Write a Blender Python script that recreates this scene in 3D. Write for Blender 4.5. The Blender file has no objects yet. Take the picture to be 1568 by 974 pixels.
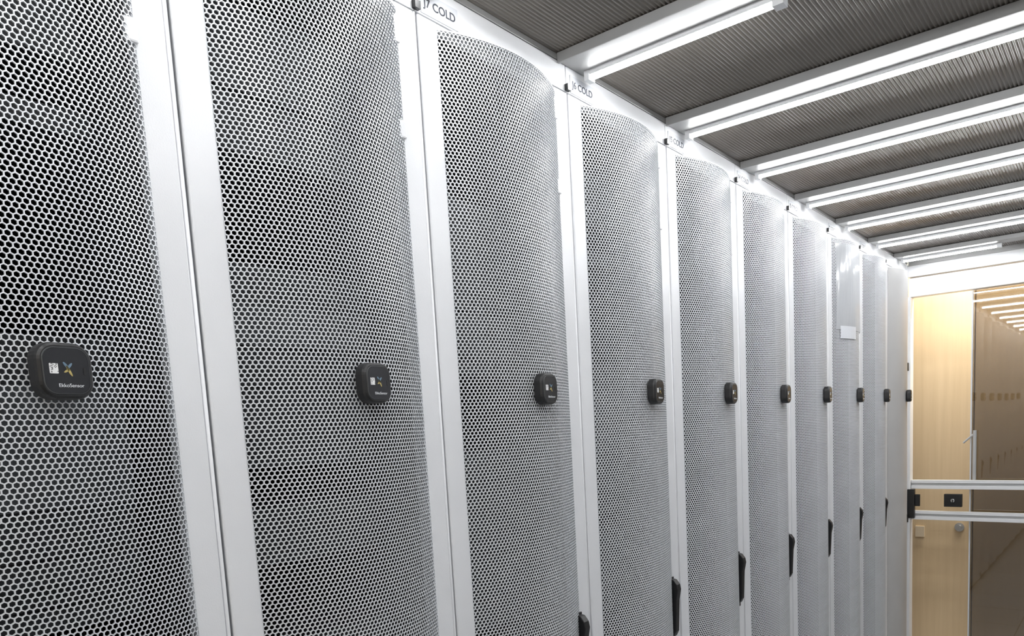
import bpy, math, random
import numpy as np
from mathutils import Vector, Matrix
random.seed(3)
H = 1.96           # camera height; rack measurements are relative to it
D = 1.377          # camera distance from the rack frame plane (x = 0)
P = 0.587          # rack pitch
Y0 = .705-3*P      # first rack start
NR = 12
AISLE = 2.0
scene = bpy.context.scene
try:
    scene.view_settings.view_transform = 'Standard'
except Exception:
    pass

# ------------------------------------------------------------ materials
def mat(name, col, rough=0.5, metal=0.0, noise=0.0, nscale=20, bump=0.0, bscale=400, emit=None, estr=0, spec=None, coat=0):
    m = bpy.data.materials.new(name); m.use_nodes = True
    nt = m.node_tree; b = nt.nodes['Principled BSDF']
    b.inputs['Roughness'].default_value = rough
    b.inputs['Metallic'].default_value = metal
    if coat: b.inputs['Coat Weight'].default_value = coat
    if spec is not None: b.inputs['Specular IOR Level'].default_value = spec
    tc = nt.nodes.new('ShaderNodeTexCoord')
    n = nt.nodes.new('ShaderNodeTexNoise'); n.inputs['Scale'].default_value = nscale
    nt.links.new(tc.outputs['Object'], n.inputs['Vector'])
    r = nt.nodes.new('ShaderNodeValToRGB')
    a = [max(0, c*(1-noise)) for c in col]; c2 = [min(1, c*(1+noise)) for c in col]
    r.color_ramp.elements[0].color = (*a, 1); r.color_ramp.elements[1].color = (*c2, 1)
    r.color_ramp.elements[0].position = .3; r.color_ramp.elements[1].position = .7
    nt.links.new(n.outputs['Fac'], r.inputs['Fac'])
    nt.links.new(r.outputs['Color'], b.inputs['Base Color'])
    if bump:
        n2 = nt.nodes.new('ShaderNodeTexNoise'); n2.inputs['Scale'].default_value = bscale
        nt.links.new(tc.outputs['Object'], n2.inputs['Vector'])
        bp = nt.nodes.new('ShaderNodeBump'); bp.inputs['Strength'].default_value = bump
        bp.inputs['Distance'].default_value = 0.001
        nt.links.new(n2.outputs['Fac'], bp.inputs['Height'])
        nt.links.new(bp.outputs['Normal'], b.inputs['Normal'])
    if emit:
        b.inputs['Emission Color'].default_value = (*emit, 1)
        b.inputs['Emission Strength'].default_value = estr
    return m

M_white = mat('white_powdercoat', (.80, .81, .83), .28, 0, .015, 8, .22, 350)
M_grey = mat('light_grey_panel', (.50, .50, .50), .4, 0, .02, 8, .1, 350)
M_mesh = mat('perforated_steel_paint', (.72, .74, .77), .33, .12, .03, 6, spec=.6)
M_dark = mat('rack_interior_black', (.006, .006, .007), .7)
M_srv = mat('server_dark_grey', (.014, .015, .018), .55, .1, .3, 12)
M_srv2 = mat('server_silver', (.05, .055, .06), .5, .2, .2, 12)
M_black = mat('black_plastic', (.010, .010, .011), .42, 0, .1, 30)
M_gloss = mat('black_gloss_face', (.020, .021, .024), .24, 0, .05, 30)
M_bezel = mat('bezel_grey', (.05, .053, .056), .3)
M_yel = mat('logo_yellow', (.45, .36, .13), .4)
M_cyan = mat('logo_blue', (.14, .22, .30), .4)
M_txt = mat('printed_text_light', (.75, .77, .8), .5)
M_ink = mat('printed_text_dark', (.07, .075, .09), .5)
M_label = mat('label_white', (.66, .68, .72), .3)
M_led = mat('led_diffuser', (1, 1, 1), .4, emit=(.98, .99, 1), estr=55)
M_alu = mat('aluminium_beam', (.33, .33, .325), .42, .2, .04, 10)
M_rail = mat('aluminium_rail', (.50, .51, .52), .38, .3, .04, 10)
M_steel = mat('satin_steel', (.62, .62, .62), .25, .9, .03, 10)
M_floor = mat('floor_vinyl', (.42, .43, .44), .35, 0, .08, 5)
M_wall = mat('wall_paint_warm', (.66, .56, .42), .7, 0, .03, 3)
M_ceil = mat('ceiling_paint', (.6, .6, .6), .8, 0, .03, 3)
M_brown = mat('roof_polycarbonate_bronze', (.205, .187, .168), .30, 0, .04, 2)

def wood():
    m = mat('pale_wood_veneer', (.7, .52, .3), .42)
    nt = m.node_tree; b = nt.nodes['Principled BSDF']
    tc = nt.nodes['Texture Coordinate']
    mp = nt.nodes.new('ShaderNodeMapping'); mp.inputs['Scale'].default_value = (10, 10, .4)
    n = nt.nodes.new('ShaderNodeTexNoise'); n.inputs['Scale'].default_value = 3; n.inputs['Detail'].default_value = 4
    r = nt.nodes.new('ShaderNodeValToRGB')
    r.color_ramp.elements[0].color = (.62, .475, .295, 1); r.color_ramp.elements[1].color = (.68, .53, .34, 1)
    r.color_ramp.elements[0].position = .3; r.color_ramp.elements[1].position = .7
    nt.links.new(tc.outputs['Object'], mp.inputs['Vector']); nt.links.new(mp.outputs['Vector'], n.inputs['Vector'])
    nt.links.new(n.outputs['Fac'], r.inputs['Fac']); nt.links.new(r.outputs['Color'], b.inputs['Base Color'])
    return m
M_wood = wood()

def thin(name, tint, glossf, rough=0.02, diff=None, dfac=0):
    m = bpy.data.materials.new(name); m.use_nodes = True; nt = m.node_tree
    for n in list(nt.nodes): nt.nodes.remove(n)
    o = nt.nodes.new('ShaderNodeOutputMaterial')
    t = nt.nodes.new('ShaderNodeBsdfTransparent'); t.inputs['Color'].default_value = (*tint, 1)
    g = nt.nodes.new('ShaderNodeBsdfGlossy'); g.inputs['Roughness'].default_value = rough
    mx = nt.nodes.new('ShaderNodeMixShader'); mx.inputs[0].default_value = glossf
    nt.links.new(t.outputs[0], mx.inputs[1]); nt.links.new(g.outputs[0], mx.inputs[2])
    last = mx
    if diff:
        d = nt.nodes.new('ShaderNodeBsdfDiffuse'); d.inputs['Color'].default_value = (*diff, 1)
        m2 = nt.nodes.new('ShaderNodeMixShader'); m2.inputs[0].default_value = dfac
        nt.links.new(mx.outputs[0], m2.inputs[1]); nt.links.new(d.outputs[0], m2.inputs[2]); last = m2
    nt.links.new(last.outputs[0], o.inputs[0])
    return m
M_glass = thin('bronze_tinted_glass', (.57, .545, .505), .13, .02)
M_film = thin('clear_plastic_film', (.9, .9, .9), .12, .12, (.8, .82, .85), .4)

def qr():
    m = mat('qr_code', (1, 1, 1), .5)
    nt = m.node_tree; b = nt.nodes['Principled BSDF']; tc = nt.nodes['Texture Coordinate']
    v = nt.nodes.new('ShaderNodeTexVoronoi'); v.distance = 'CHEBYCHEV'; v.inputs['Scale'].default_value = 700
    v.inputs['Randomness'].default_value = .1
    r = nt.nodes.new('ShaderNodeValToRGB'); r.color_ramp.interpolation = 'CONSTANT'
    r.color_ramp.elements[0].color = (.8, .8, .8, 1); r.color_ramp.elements[1].color = (.12, .12, .12, 1)
    r.color_ramp.elements[1].position = .68
    nt.links.new(tc.outputs['Object'], v.inputs['Vector']); nt.links.new(v.outputs['Color'], r.inputs['Fac'])
    nt.links.new(r.outputs['Color'], b.inputs['Base Color'])
    return m
M_qr = qr()

def dots():
    m = mat('perforated_steel_far', (.4, .4, .42), .4)
    nt = m.node_tree; b = nt.nodes['Principled BSDF']; tc = nt.nodes['Texture Coordinate']
    mp = nt.nodes.new('ShaderNodeMapping'); mp.inputs['Scale'].default_value = (0, 1, 1)
    v = nt.nodes.new('ShaderNodeTexVoronoi'); v.inputs['Scale'].default_value = 110; v.inputs['Randomness'].default_value = 0
    r = nt.nodes.new('ShaderNodeValToRGB'); r.color_ramp.interpolation = 'CONSTANT'
    r.color_ramp.elements[0].color = (.02, .02, .02, 1); r.color_ramp.elements[1].color = (.75, .76, .78, 1)
    r.color_ramp.elements[1].position = .38
    nt.links.new(tc.outputs['Object'], mp.inputs['Vector']); nt.links.new(mp.outputs['Vector'], v.inputs['Vector'])
    nt.links.new(v.outputs['Distance'], r.inputs['Fac']); nt.links.new(r.outputs['Color'], b.inputs['Base Color'])
    return m
M_dots = dots()

def tiles():
    nt = M_floor.node_tree; b = nt.nodes['Principled BSDF']; tc = nt.nodes['Texture Coordinate']
    br = nt.nodes.new('ShaderNodeTexBrick'); br.offset = 0
    br.inputs['Scale'].default_value = 1; br.inputs['Brick Width'].default_value = .6; br.inputs['Row Height'].default_value = .6
    br.inputs['Mortar Size'].default_value = .004
    br.inputs['Color1'].default_value = (.42, .43, .44, 1); br.inputs['Color2'].default_value = (.45, .46, .47, 1)
    br.inputs['Mortar'].default_value = (.08, .08, .08, 1)
    nt.links.new(tc.outputs['Object'], br.inputs['Vector']); nt.links.new(br.outputs['Color'], b.inputs['Base Color'])
tiles()

# ------------------------------------------------------------ mesh builder
class MB:
    def __init__(s): s.v = []; s.f = []; s.m = []; s.mats = []
    def mi(s, m):
        if m not in s.mats: s.mats.append(m)
        return s.mats.index(m)
    def box(s, x0, x1, y0, y1, z0, z1, m):
        b = len(s.v); i = s.mi(m)
        s.v += [(x0,y0,z0),(x1,y0,z0),(x1,y1,z0),(x0,y1,z0),(x0,y0,z1),(x1,y0,z1),(x1,y1,z1),(x0,y1,z1)]
        for f in [(0,3,2,1),(4,5,6,7),(0,1,5,4),(1,2,6,5),(2,3,7,6),(3,0,4,7)]:
            s.f.append([b+k for k in f]); s.m.append(i)
    def loops(s, rings, m, cap0=True, cap1=True, closed=True):
        b = len(s.v); n = len(rings[0]); i = s.mi(m)
        for r in rings: s.v += [tuple(p) for p in r]
        for a in range(len(rings)-1):
            for k in range(n if closed else n-1):
                k2 = (k+1) % n
                s.f.append([b+a*n+k, b+a*n+k2, b+(a+1)*n+k2, b+(a+1)*n+k]); s.m.append(i)
        if cap0: s.f.append([b+k for k in reversed(range(n))]); s.m.append(i)
        if cap1: s.f.append([b+(len(rings)-1)*n+k for k in range(n)]); s.m.append(i)
    def cyl(s, c0, c1, r, m, n=20):
        c0 = Vector(c0); c1 = Vector(c1); d = (c1-c0).normalized()
        a = d.orthogonal().normalized(); b = d.cross(a)
        rg = []
        for c in (c0, c1):
            rg.append([c + a*r*math.cos(t*2*math.pi/n) + b*r*math.sin(t*2*math.pi/n) for t in range(n)])
        s.loops(rg, m)
    def mesh(s, name):
        me = bpy.data.meshes.new(name); me.from_pydata(s.v, [], s.f)
        for m in s.mats: me.materials.append(m)
        me.polygons.foreach_set('material_index', s.m); me.update()
        return me
def fixn(me):
    import bmesh
    bm = bmesh.new(); bm.from_mesh(me); bmesh.ops.recalc_face_normals(bm, faces=bm.faces); bm.to_mesh(me); bm.free()
def obj(name, me, parent=None, loc=(0,0,0), rot=(0,0,0), bevel=0):
    o = bpy.data.objects.new(name, me); scene.collection.objects.link(o)
    o.location = loc; o.rotation_euler = rot
    if parent: o.parent = parent
    if bevel:
        b = o.modifiers.new('bevel', 'BEVEL'); b.width = bevel; b.segments = 2; b.limit_method = 'ANGLE'
    return o
def empty(name, loc=(0,0,0), rot=(0,0,0)):
    e = bpy.data.objects.new(name, None); scene.collection.objects.link(e)
    e.location = loc; e.rotation_euler = rot; e.empty_display_size = .1
    return e
def text(name, s, size, m, parent, loc, ext=.0004, off=0):
    c = bpy.data.curves.new(name, 'FONT'); c.body = s; c.size = size; c.extrude = ext; c.offset = off
    c.align_x = 'CENTER'; c.align_y = 'CENTER'; c.materials.append(m)
    o = bpy.data.objects.new(name, c); scene.collection.objects.link(o)
    o.location = loc; o.rotation_euler = (math.pi/2, 0, math.pi/2); o.parent = parent
    return o

# ------------------------------------------------------------ rack parts (local: x out to the aisle, y along the row, z up)
ML, MR = .065, P-.062
YC, HW = (ML+MR)/2, (MR-ML)/2
BOW = .062
ZB, ZT = .10, H+.966
def arc(y): return .004 + BOW*(1-((y-YC)/HW)**2)

def perforated():
    p = .0096; R = p/math.sqrt(3); rp = p*math.sqrt(3)/2; th = .0030; k = .81
    ang = np.radians(90+60*np.arange(6))
    hx, hy = R*np.cos(ang), R*np.sin(ang)
    rows = int((ZT-ZB)/rp)+2; cols = int((MR-ML)/p)+2
    C = []
    for r in range(rows):
        off = (r % 2)*p/2
        for c in range(cols): C.append((ML+c*p+off, ZB+r*rp))
    C = np.array(C); n = len(C)
    def ring(s): return np.stack([C[:, 0:1]+hx*s, C[:, 1:2]+hy*s], -1)
    o, i = ring(1), ring(k)
    Y = np.concatenate([o[..., 0], i[..., 0], i[..., 0]], 1); Z = np.concatenate([o[..., 1], i[..., 1], i[..., 1]], 1)
    Y = np.clip(Y, ML, MR); Z = np.clip(Z, ZB, ZT)
    X = .004 + BOW*(1-((Y-YC)/HW)**2); X[:, 12:] -= th
    V = np.stack([X, Y, Z], -1).reshape(-1, 3)
    fs = []
    for a in range(6):
        b = (a+1) % 6
        fs.append([a, b, 6+b, 6+a]); fs.append([6+a, 6+b, 12+b, 12+a])
    F = (np.array(fs)[None]+(np.arange(n)*18)[:, None, None]).reshape(-1, 4)
    me = bpy.data.meshes.new('perforated_sheet')
    me.from_pydata(V.tolist(), [], F.tolist()); me.materials.append(M_mesh); me.update()
    return me
ME_perf = perforated()
def plain_sheet(mt):
    m = MB(); N = 24; ys = [ML+(MR-ML)*k/N for k in range(N+1)]
    m.loops([[(arc(y), y, ZB) for y in ys], [(arc(y), y, ZT) for y in ys]], mt, False, False, False)
    me = m.mesh('bowed_sheet')
    for p in me.polygons: p.use_smooth = True
    return me
ME_plain = plain_sheet(M_dots); ME_solid = plain_sheet(M_grey)

def door_frame():
    m = MB()
    m.box(-.018, 0.003, .0055, ML+.003, .08, H+.982, M_white)
    m.box(-.018, 0.003, MR-.003, P-.0085, .08, H+.982, M_white)
    m.box(-.018, 0.0025, ML, MR, ZT-.004, H+.982, M_white)
    m.box(-.018, 0.0025, ML, MR, .08, ZB+.004, M_white)
    for z in (H+.70, H-.1-.55, .35):
        m.box(.001, .011, MR-.020, MR+.004, z-.020, z+.020, M_white)
    for z in (H+.92, ):
        m.box(.001, .010, MR-.014, MR+.004, z-.03, z+.03, M_white)
    return m.mesh('door_frame')
def door_caps():
    m = MB(); N = 24
    ys = [ML+(MR-ML)*k/N for k in range(N+1)]
    for z0, z1 in ((ZT-.0005, ZT+.003), (ZB-.003, ZB+.0005)):
        r0 = [(arc(y)+.0006, y, z0) for y in ys]+[(-.002, MR, z0), (-.002, ML, z0)]
        r1 = [(arc(y)+.0006, y, z1) for y in ys]+[(-.002, MR, z1), (-.002, ML, z1)]
        m.loops([r0, r1], M_white)
    me = m.mesh('door_cap'); fixn(me); return me
def cabinet():
    m = MB()
    w = P-.004
    m.box(-1.05, -.022, .002, .016, .02, H+1.0, M_dark)
    m.box(-1.05, -.022, w-.012, w, .02, H+1.0, M_dark)
    m.box(-1.05, -1.03, .016, w-.012, .02, H+1.0, M_dark)
    m.box(-1.05, -.022, .016, w-.012, H+.985, H+1.0, M_dark)
    m.box(-1.05, -.022, .016, w-.012, .02, .06, M_dark)
    m.box(-.05, -.022, .002, .05, .0, H+.985, M_white)
    m.box(-.05, -.022, w-.048, w, .0, H+.985, M_white)
    m.box(-.0215, -.016, .0, .0055, .08, H+.98, M_dark)
    m.box(-.0215, -.016, P-.0085, P, .08, H+.98, M_dark)
    m.box(-.05, 0.0, .001, P-.001, H+.986, H+1.062, M_white)
    m.box(-.05, -.022, .05, w-.048, 0, .07, M_white)
    me = m.mesh('cabinet'); return me
def bead():
    m = MB()
    m.cyl((-.002, P-.0035, .08), (-.002, P-.0035, H+.982), .0042, M_white, 12)
    me = m.mesh('seam_bead')
    for p in me.polygons: p.use_smooth = True
    return me
def servers(seed):
    rnd = random.Random(seed); m = MB(); z = .12
    while z < H+.9:
        u = rnd.choice([1, 1, 2, 2, 4])*.0445
        if z+u > H+.92: break
        t = rnd.random()
        if t < .72:
            m.box(-.75, -.15-rnd.random()*.03, .075, P-.08, z+.001, z+u-.001, M_srv if t < .64 else M_srv2)
        z += u
    return m.mesh('equipment')
def handle():
    m = MB(); y0, y1 = P-.082, P-.056; zc = H-.70
    m.box(.003, .008, y0-.004, y1+.004, zc-.125, zc+.12, M_black)
    prof = [(.006,-.108),(.016,-.105),(.026,-.085),(.032,.035),(.040,.075),(.036,.095),(.022,.112),(.006,.114)]
    m.loops([[(x, y0, zc+z) for x, z in prof], [(x, y1, zc+z) for x, z in prof]], M_black)
    me = m.mesh('swing_handle'); fixn(me); return me
def latch():
    m = MB(); m.box(0.0, .012, -.007, .010, H+.988, H+1.006, M_black); return m.mesh('latch')
def label():
    m = MB(); m.box(0, .0018, .020, .142, H+.990, H+1.040, M_label); return m.mesh('label_plate')
ME_df, ME_cap, ME_cab, ME_bead = door_frame(), door_caps(), cabinet(), bead()
ME_srv = [servers(k) for k in (1, 5, 9)]
ME_han, ME_lat, ME_lab = handle(), latch(), label()

def rack(x, y, rot, k, lab=None, near=True):
    e = empty('server_rack', (x, y, 0), (0, 0, rot))
    obj('cabinet', ME_cab, e, bevel=.002)
    obj('door_frame', ME_df, e, bevel=.0035)
    obj('door_sheet', (ME_solid if k == NR-1 else ME_perf) if near else ME_plain, e)
    obj('door_caps', ME_cap, e)
    obj('seam_bead', ME_bead, e)
    if near: obj('equipment', ME_srv[k % 3], e)
    if k != NR-1 or not near: obj('swing_handle', ME_han, e, bevel=.003)
    obj('header_latch', ME_lat, e)
    if lab:
        obj('label_plate', ME_lab, e)
        text('label_text', lab, .0275, M_ink, e, (.0021, .081, H+1.015), .0004, .0004)
    return e
left = []
for k in range(NR):
    lab = 'J%d COLD' % (11-k) if 11-k > 0 else None
    left.append(rack(0, Y0+k*P, 0, k, lab))
for k in range(NR):
    rack(AISLE, Y0+(k+1)*P, math.pi, k+1, None, False)

def film():
    m = MB(); N = 16; ys = [ML+.02+(MR-ML-.05)*k/N for k in range(N+1)]
    zs = [H+.47, H+.6, H+.75, H+.94]
    m.loops([[(arc(y)+.004+.002*math.sin(40*y+9*z), y, z) for y in ys] for z in zs], M_film, False, False, False)
    ys = [ML+.05+.16*k/6 for k in range(7)]
    m.loops([[(arc(y)+.006, y, z) for y in ys] for z in (H+.42, H+.49)], M_label, False, False, False)
    return m.mesh('plastic_film')
obj('plastic_film', film(), left[9])

# ------------------------------------------------------------ wireless sensors
def rrect(w, h, r, x, n=7, cy=0, cz=0):
    pts = []
    for (sx, sy, a0) in ((1, 1, 0), (-1, 1, 90), (-1, -1, 180), (1, -1, 270)):
        for i in range(n+1):
            a = math.radians(a0+90*i/n)
            pts.append((x, cy+sx*(w/2-r)+r*math.cos(a), cz+sy*(h/2-r)+r*math.sin(a)))
    return pts
def sensor_mesh():
    m = MB(); w, h = .079, .085; f = .030
    m.loops([rrect(w-.008, h-.008, .022, 0), rrect(w, h, .026, .004), rrect(w, h, .026, f-.008), rrect(w-.003, h-.003, .025, f-.003),
             rrect(w-.010, h-.010, .021, f)], M_black)
    m.loops([rrect(w-.012, h-.014, .019, f-.0005), rrect(w-.014, h-.016, .018, f+.0012), rrect(w-.016, h-.018, .017, f+.0012)], M_bezel, False, False)
    m.loops([rrect(w-.016, h-.018, .017, f+.0005), rrect(w-.0165, h-.0185, .017, f+.0010)], M_gloss, False, True)
    m.loops([rrect(.012, .015, .001, f+.0010, 2, -.018, .003), rrect(.012, .015, .001, f+.0014, 2, -.018, .003)], M_qr)
    def ell(cy, cz, a, b, ang, mt):
        pts = []
        for i in range(14):
            t = i*2*math.pi/14; u, v = a*math.cos(t), b*math.sin(t)
            pts.append((cy+u*math.cos(ang)-v*math.sin(ang), cz+u*math.sin(ang)+v*math.cos(ang)))
        m.loops([[(f+.0010, p, q) for p, q in pts], [(f+.0015, p, q) for p, q in pts]], mt)
    ell(-.001, .008, .006, .0018, math.radians(125), M_cyan)
    ell(.004, .007, .006, .0018, math.radians(50), M_cyan)
    ell(.000, .000, .005, .0016, math.radians(210), M_yel)
    ell(.003, .000, .009, .0018, math.radians(-65), M_yel)
    m.loops([rrect(.004, .012, .002, f+.0012, 3, .025, .0), rrect(.004, .012, .002, f+.0016, 3, .025, .0)], M_black)
    me = m.mesh('wireless_sensor'); fixn(me); return me
ME_sen = sensor_mesh()
DY = [.0, -.006, -.010, -.006, -.004, -.004, 0, 0, 0, 0]
DZ = [.012, .004, -.002, -.004, -.006, -.006, -.006, -.006, -.006, -.006]
for k in range(2, NR):
    ys = P-.262+DY[k-2]
    slope = 2*BOW*(ys-YC)/HW**2 + .06
    s = obj('wireless_sensor', ME_sen, None, (arc(ys)+.002, Y0+k*P+ys, H+.107+DZ[k-2]), (0, 0, math.atan(slope)))
    text('brand_text', 'EkkoSensor', .0075, M_txt, s, (.0312, .004, -.022), .0002)

# ------------------------------------------------------------ containment roof: corrugated sheets, beams, LED battens
led_y = [5.75-.632*k for k in range(0, 12)]
zc = H+1.085
def roof():
    m = MB(); pitch = .0125; n = int((AISLE+.1)/pitch*6)
    prof = []
    for i in range(n+1):
        x = -.05+i*pitch/6
        prof.append((x, zc+.0024*math.sin(2*math.pi*x/pitch)))
    m.loops([[(x, Y0, z) for x, z in prof], [(x, 6.03, z) for x, z in prof]], M_brown, False, False, False)
    me = m.mesh('corrugated_roof_panels')
    for p in me.polygons: p.use_smooth = True
    return me
rf = empty('containment_roof')
obj('corrugated_panels', roof(), rf)
m = MB(); m.box(-.05, AISLE+.05, Y0, 6.03, zc+.008, zc+.014, M_dark); obj('panel_backing', m.mesh('panel_backing'), rf)
m = MB()
m.box(-.05, .0, Y0, 6.03, H+1.064, zc-.004, M_alu); m.box(AISLE, AISLE+.05, Y0, 6.03, H+1.064, zc-.004, M_alu)
obj('side_rails', m.mesh('side_rails'), rf, bevel=.002)
for k, y in enumerate(led_y):
    b = empty('ceiling_beam_light')
    m = MB()
    m.box(0.002, AISLE-.002, y-.115, y+.020, H+1.058, zc-.004, M_alu)
    m.box(0.002, AISLE-.002, y-.120, y-.112, H+1.052, zc-.004, M_alu)
    obj('beam', m.mesh('beam'), b, bevel=.0015)
    xe = .62 if k in (0, 6) else 1.85
    m = MB()
    m.box(.03, xe, y-.013, y+.013, H+1.044, H+1.0585, M_white)
    m.box(.022, .04, y-.015, y+.015, H+1.030, H+1.0585, M_white); m.box(xe-.01, xe+.02, y-.015, y+.015, H+1.030, H+1.0585, M_white)
    obj('batten_housing', m.mesh('batten_housing'), b)
    m = MB(); prof = [(-.0105, 0), (-.010, -.006), (-.006, -.010), (0, -.012), (.006, -.010), (.010, -.006), (.0105, 0)]
    m.loops([[(.04, y+a, H+1.0445+c) for a, c in prof], [(xe-.01, y+a, H+1.0445+c) for a, c in prof]], M_led)
    obj('led_diffuser', m.mesh('led_diffuser'), b)

# ------------------------------------------------------------ end of aisle: frame, sliding glass, rails
fr = empty('aisle_end_frame')
m = MB()
m.box(.0, AISLE, 6.06, 6.14, H+.83, H+.965, M_white)
m.box(.0, AISLE, 6.035, 6.14, H+.972, H+1.05, M_white)
m.box(.0, AISLE, 6.04, 6.13, H+1.05, H+1.12, M_alu)
m.box(-.05, .018, 6.05, 6.14, 0, H+.83, M_white); m.box(AISLE-.018, AISLE+.05, 6.05, 6.14, 0, H+.83, M_white)
m.box(-.06, 0, 6.002, 6.05, 0, H+1.06, M_white)
m.box(0, .012, 6.002, 6.03, H+.29, H+.35, M_black); m.box(0, .012, 6.002, 6.03, H-.85, H-.79, M_black)
obj('frame', m.mesh('frame'), fr, bevel=.003)
gd = empty('sliding_glass_door')
m = MB(); m.box(.414, 1.95, 6.162, 6.168, .02, H+.84, M_glass); obj('glass_pane', m.mesh('glass_pane'), gd)
m = MB(); m.box(.404, .414, 6.158, 6.172, .02, H+.84, M_label)
m.cyl((.440, 6.125, H-.54), (.440, 6.125, H-.17), .013, M_rail)
m.cyl((.440, 6.125, H-.50), (.440, 6.165, H-.50), .008, M_rail); m.cyl((.440, 6.125, H-.21), (.440, 6.165, H-.21), .008, M_rail)
m.cyl((.440, 6.125, H-.19), (.365, 6.125, H-.26), .007, M_rail)
obj('edge_and_pull', m.mesh('edge_and_pull'), gd)
m = MB()
for z in (H-.565, H-.80):
    m.box(.02, 1.97, 6.085, 6.110, z-.034, z+.034, M_rail)
    m.box(.02, 1.97, 6.075, 6.085, z+.010, z+.034, M_white); m.box(.02, 1.97, 6.075, 6.085, z-.034, z-.008, M_white)
obj('barrier_rails', m.mesh('rails'), fr, bevel=.002)
m = MB()
m.box(.25, .37, 6.065, 6.10, H-.73, H-.635, M_black)
m.box(.0, .05, 6.04, 6.08, H-.82, H-.60, M_black); m.box(.05, .085, 6.06, 6.08, H-.73, H-.64, M_black)
m.cyl((.31, 6.055, H-.682), (.31, 6.066, H-.682), .014, M_steel); m.box(.306, .314, 6.050, 6.056, H-.705, H-.67, M_black)
obj('lock_boxes', m.mesh('lock_boxes'), fr, bevel=.004)

# ------------------------------------------------------------ room shell
X0, X1, YA, YB, ZR = -1.2, 3.2, -1.35, 6.78, H+1.6
def shell(name, b, mt):
    m = MB(); m.box(*b, mt); obj(name, m.mesh(name))
shell('floor', (X0, X1, YA, YB, -.05, 0, ), M_floor)
shell('ceiling', (X0, X1, YA, YB, ZR, ZR+.05), M_ceil)
shell('wall_left', (X0-.05, X0, YA, YB, 0, ZR), M_wall)
shell('wall_right', (X1, X1+.05, YA, YB, 0, ZR), M_wall)
shell('wall_back', (X0, X1, YA-.05, YA, 0, ZR), M_wall)
shell('wall_front', (X0, X1, YB, YB+.05, 0, ZR), M_wall)
dd = empty('door_1')
m = MB()
m.box(-.55, .335, 6.735, 6.776, .003, H+1.1, M_wood); m.box(.343, 1.25, 6.735, 6.776, .003, H+1.1, M_wood)
obj('leaves', m.mesh('leaves'), dd, bevel=.002)
m = MB()
zk = H-.975; xk = .245
m.cyl((xk, 6.722, zk), (xk, 6.737, zk), .036, M_steel); m.cyl((xk, 6.69, zk), (xk, 6.722, zk), .02, M_steel)
m.box(-.09, -.02, 6.722, 6.737, H-1.07, H-.98, M_wall)
obj('knob', m.mesh('knob'), dd)

# added fill lamp with housing, out of view, brightens the wood doors beyond the aisle
hl = empty('added_hall_fill', (.7, 6.42, ZR-.03))
m = MB(); m.box(-.9, .9, -.12, .12, 0, .03, M_white); obj('fill_housing', m.mesh('fill_housing'), hl)
L = bpy.data.lights.new('hall_fill_lamp', 'AREA'); L.shape = 'RECTANGLE'; L.size = 1.7; L.size_y = .2; L.energy = 72; L.color = (1, .95, .86)
lo = bpy.data.objects.new('hall_fill_lamp', L); scene.collection.objects.link(lo); lo.parent = hl; lo.location = (0, 0, -.01)

w = bpy.data.worlds.new('world'); scene.world = w; w.use_nodes = True
w.node_tree.nodes['Background'].inputs[0].default_value = (.8, .85, .9, 1)
w.node_tree.nodes['Background'].inputs[1].default_value = .1

# ------------------------------------------------------------ camera (from the photo's vanishing points, 1568-px-wide units)
W0 = 1568.0; px, py = 870.0, 783.0
fpx = 1135.5
Yv = Vector((1742-px, 611-py, fpx)).normalized()
Xn = Vector((-620-px, 725-py, fpx)).normalized()
Zd = Xn.cross(Yv).normalized()            # down
Xn = Yv.cross(Zd).normalized()
Xp = -Xn; Zu = -Zd
right = Vector((Xp.x, Yv.x, Zu.x)); down = Vector((Xp.y, Yv.y, Zu.y)); fwd = Vector((Xp.z, Yv.z, Zu.z))
R = Matrix((right, -down, -fwd)).transposed()
cam = bpy.data.cameras.new('camera'); co = bpy.data.objects.new('camera', cam); scene.collection.objects.link(co)
co.matrix_world = Matrix.Translation((D, 0, H)) @ R.to_4x4()
cam.sensor_fit = 'HORIZONTAL'; cam.sensor_width = 36; cam.lens = fpx/W0*36
cam.shift_x = -(px-784)/W0; cam.shift_y = (py-487)/W0
cam.clip_start = .02
scene.camera = co
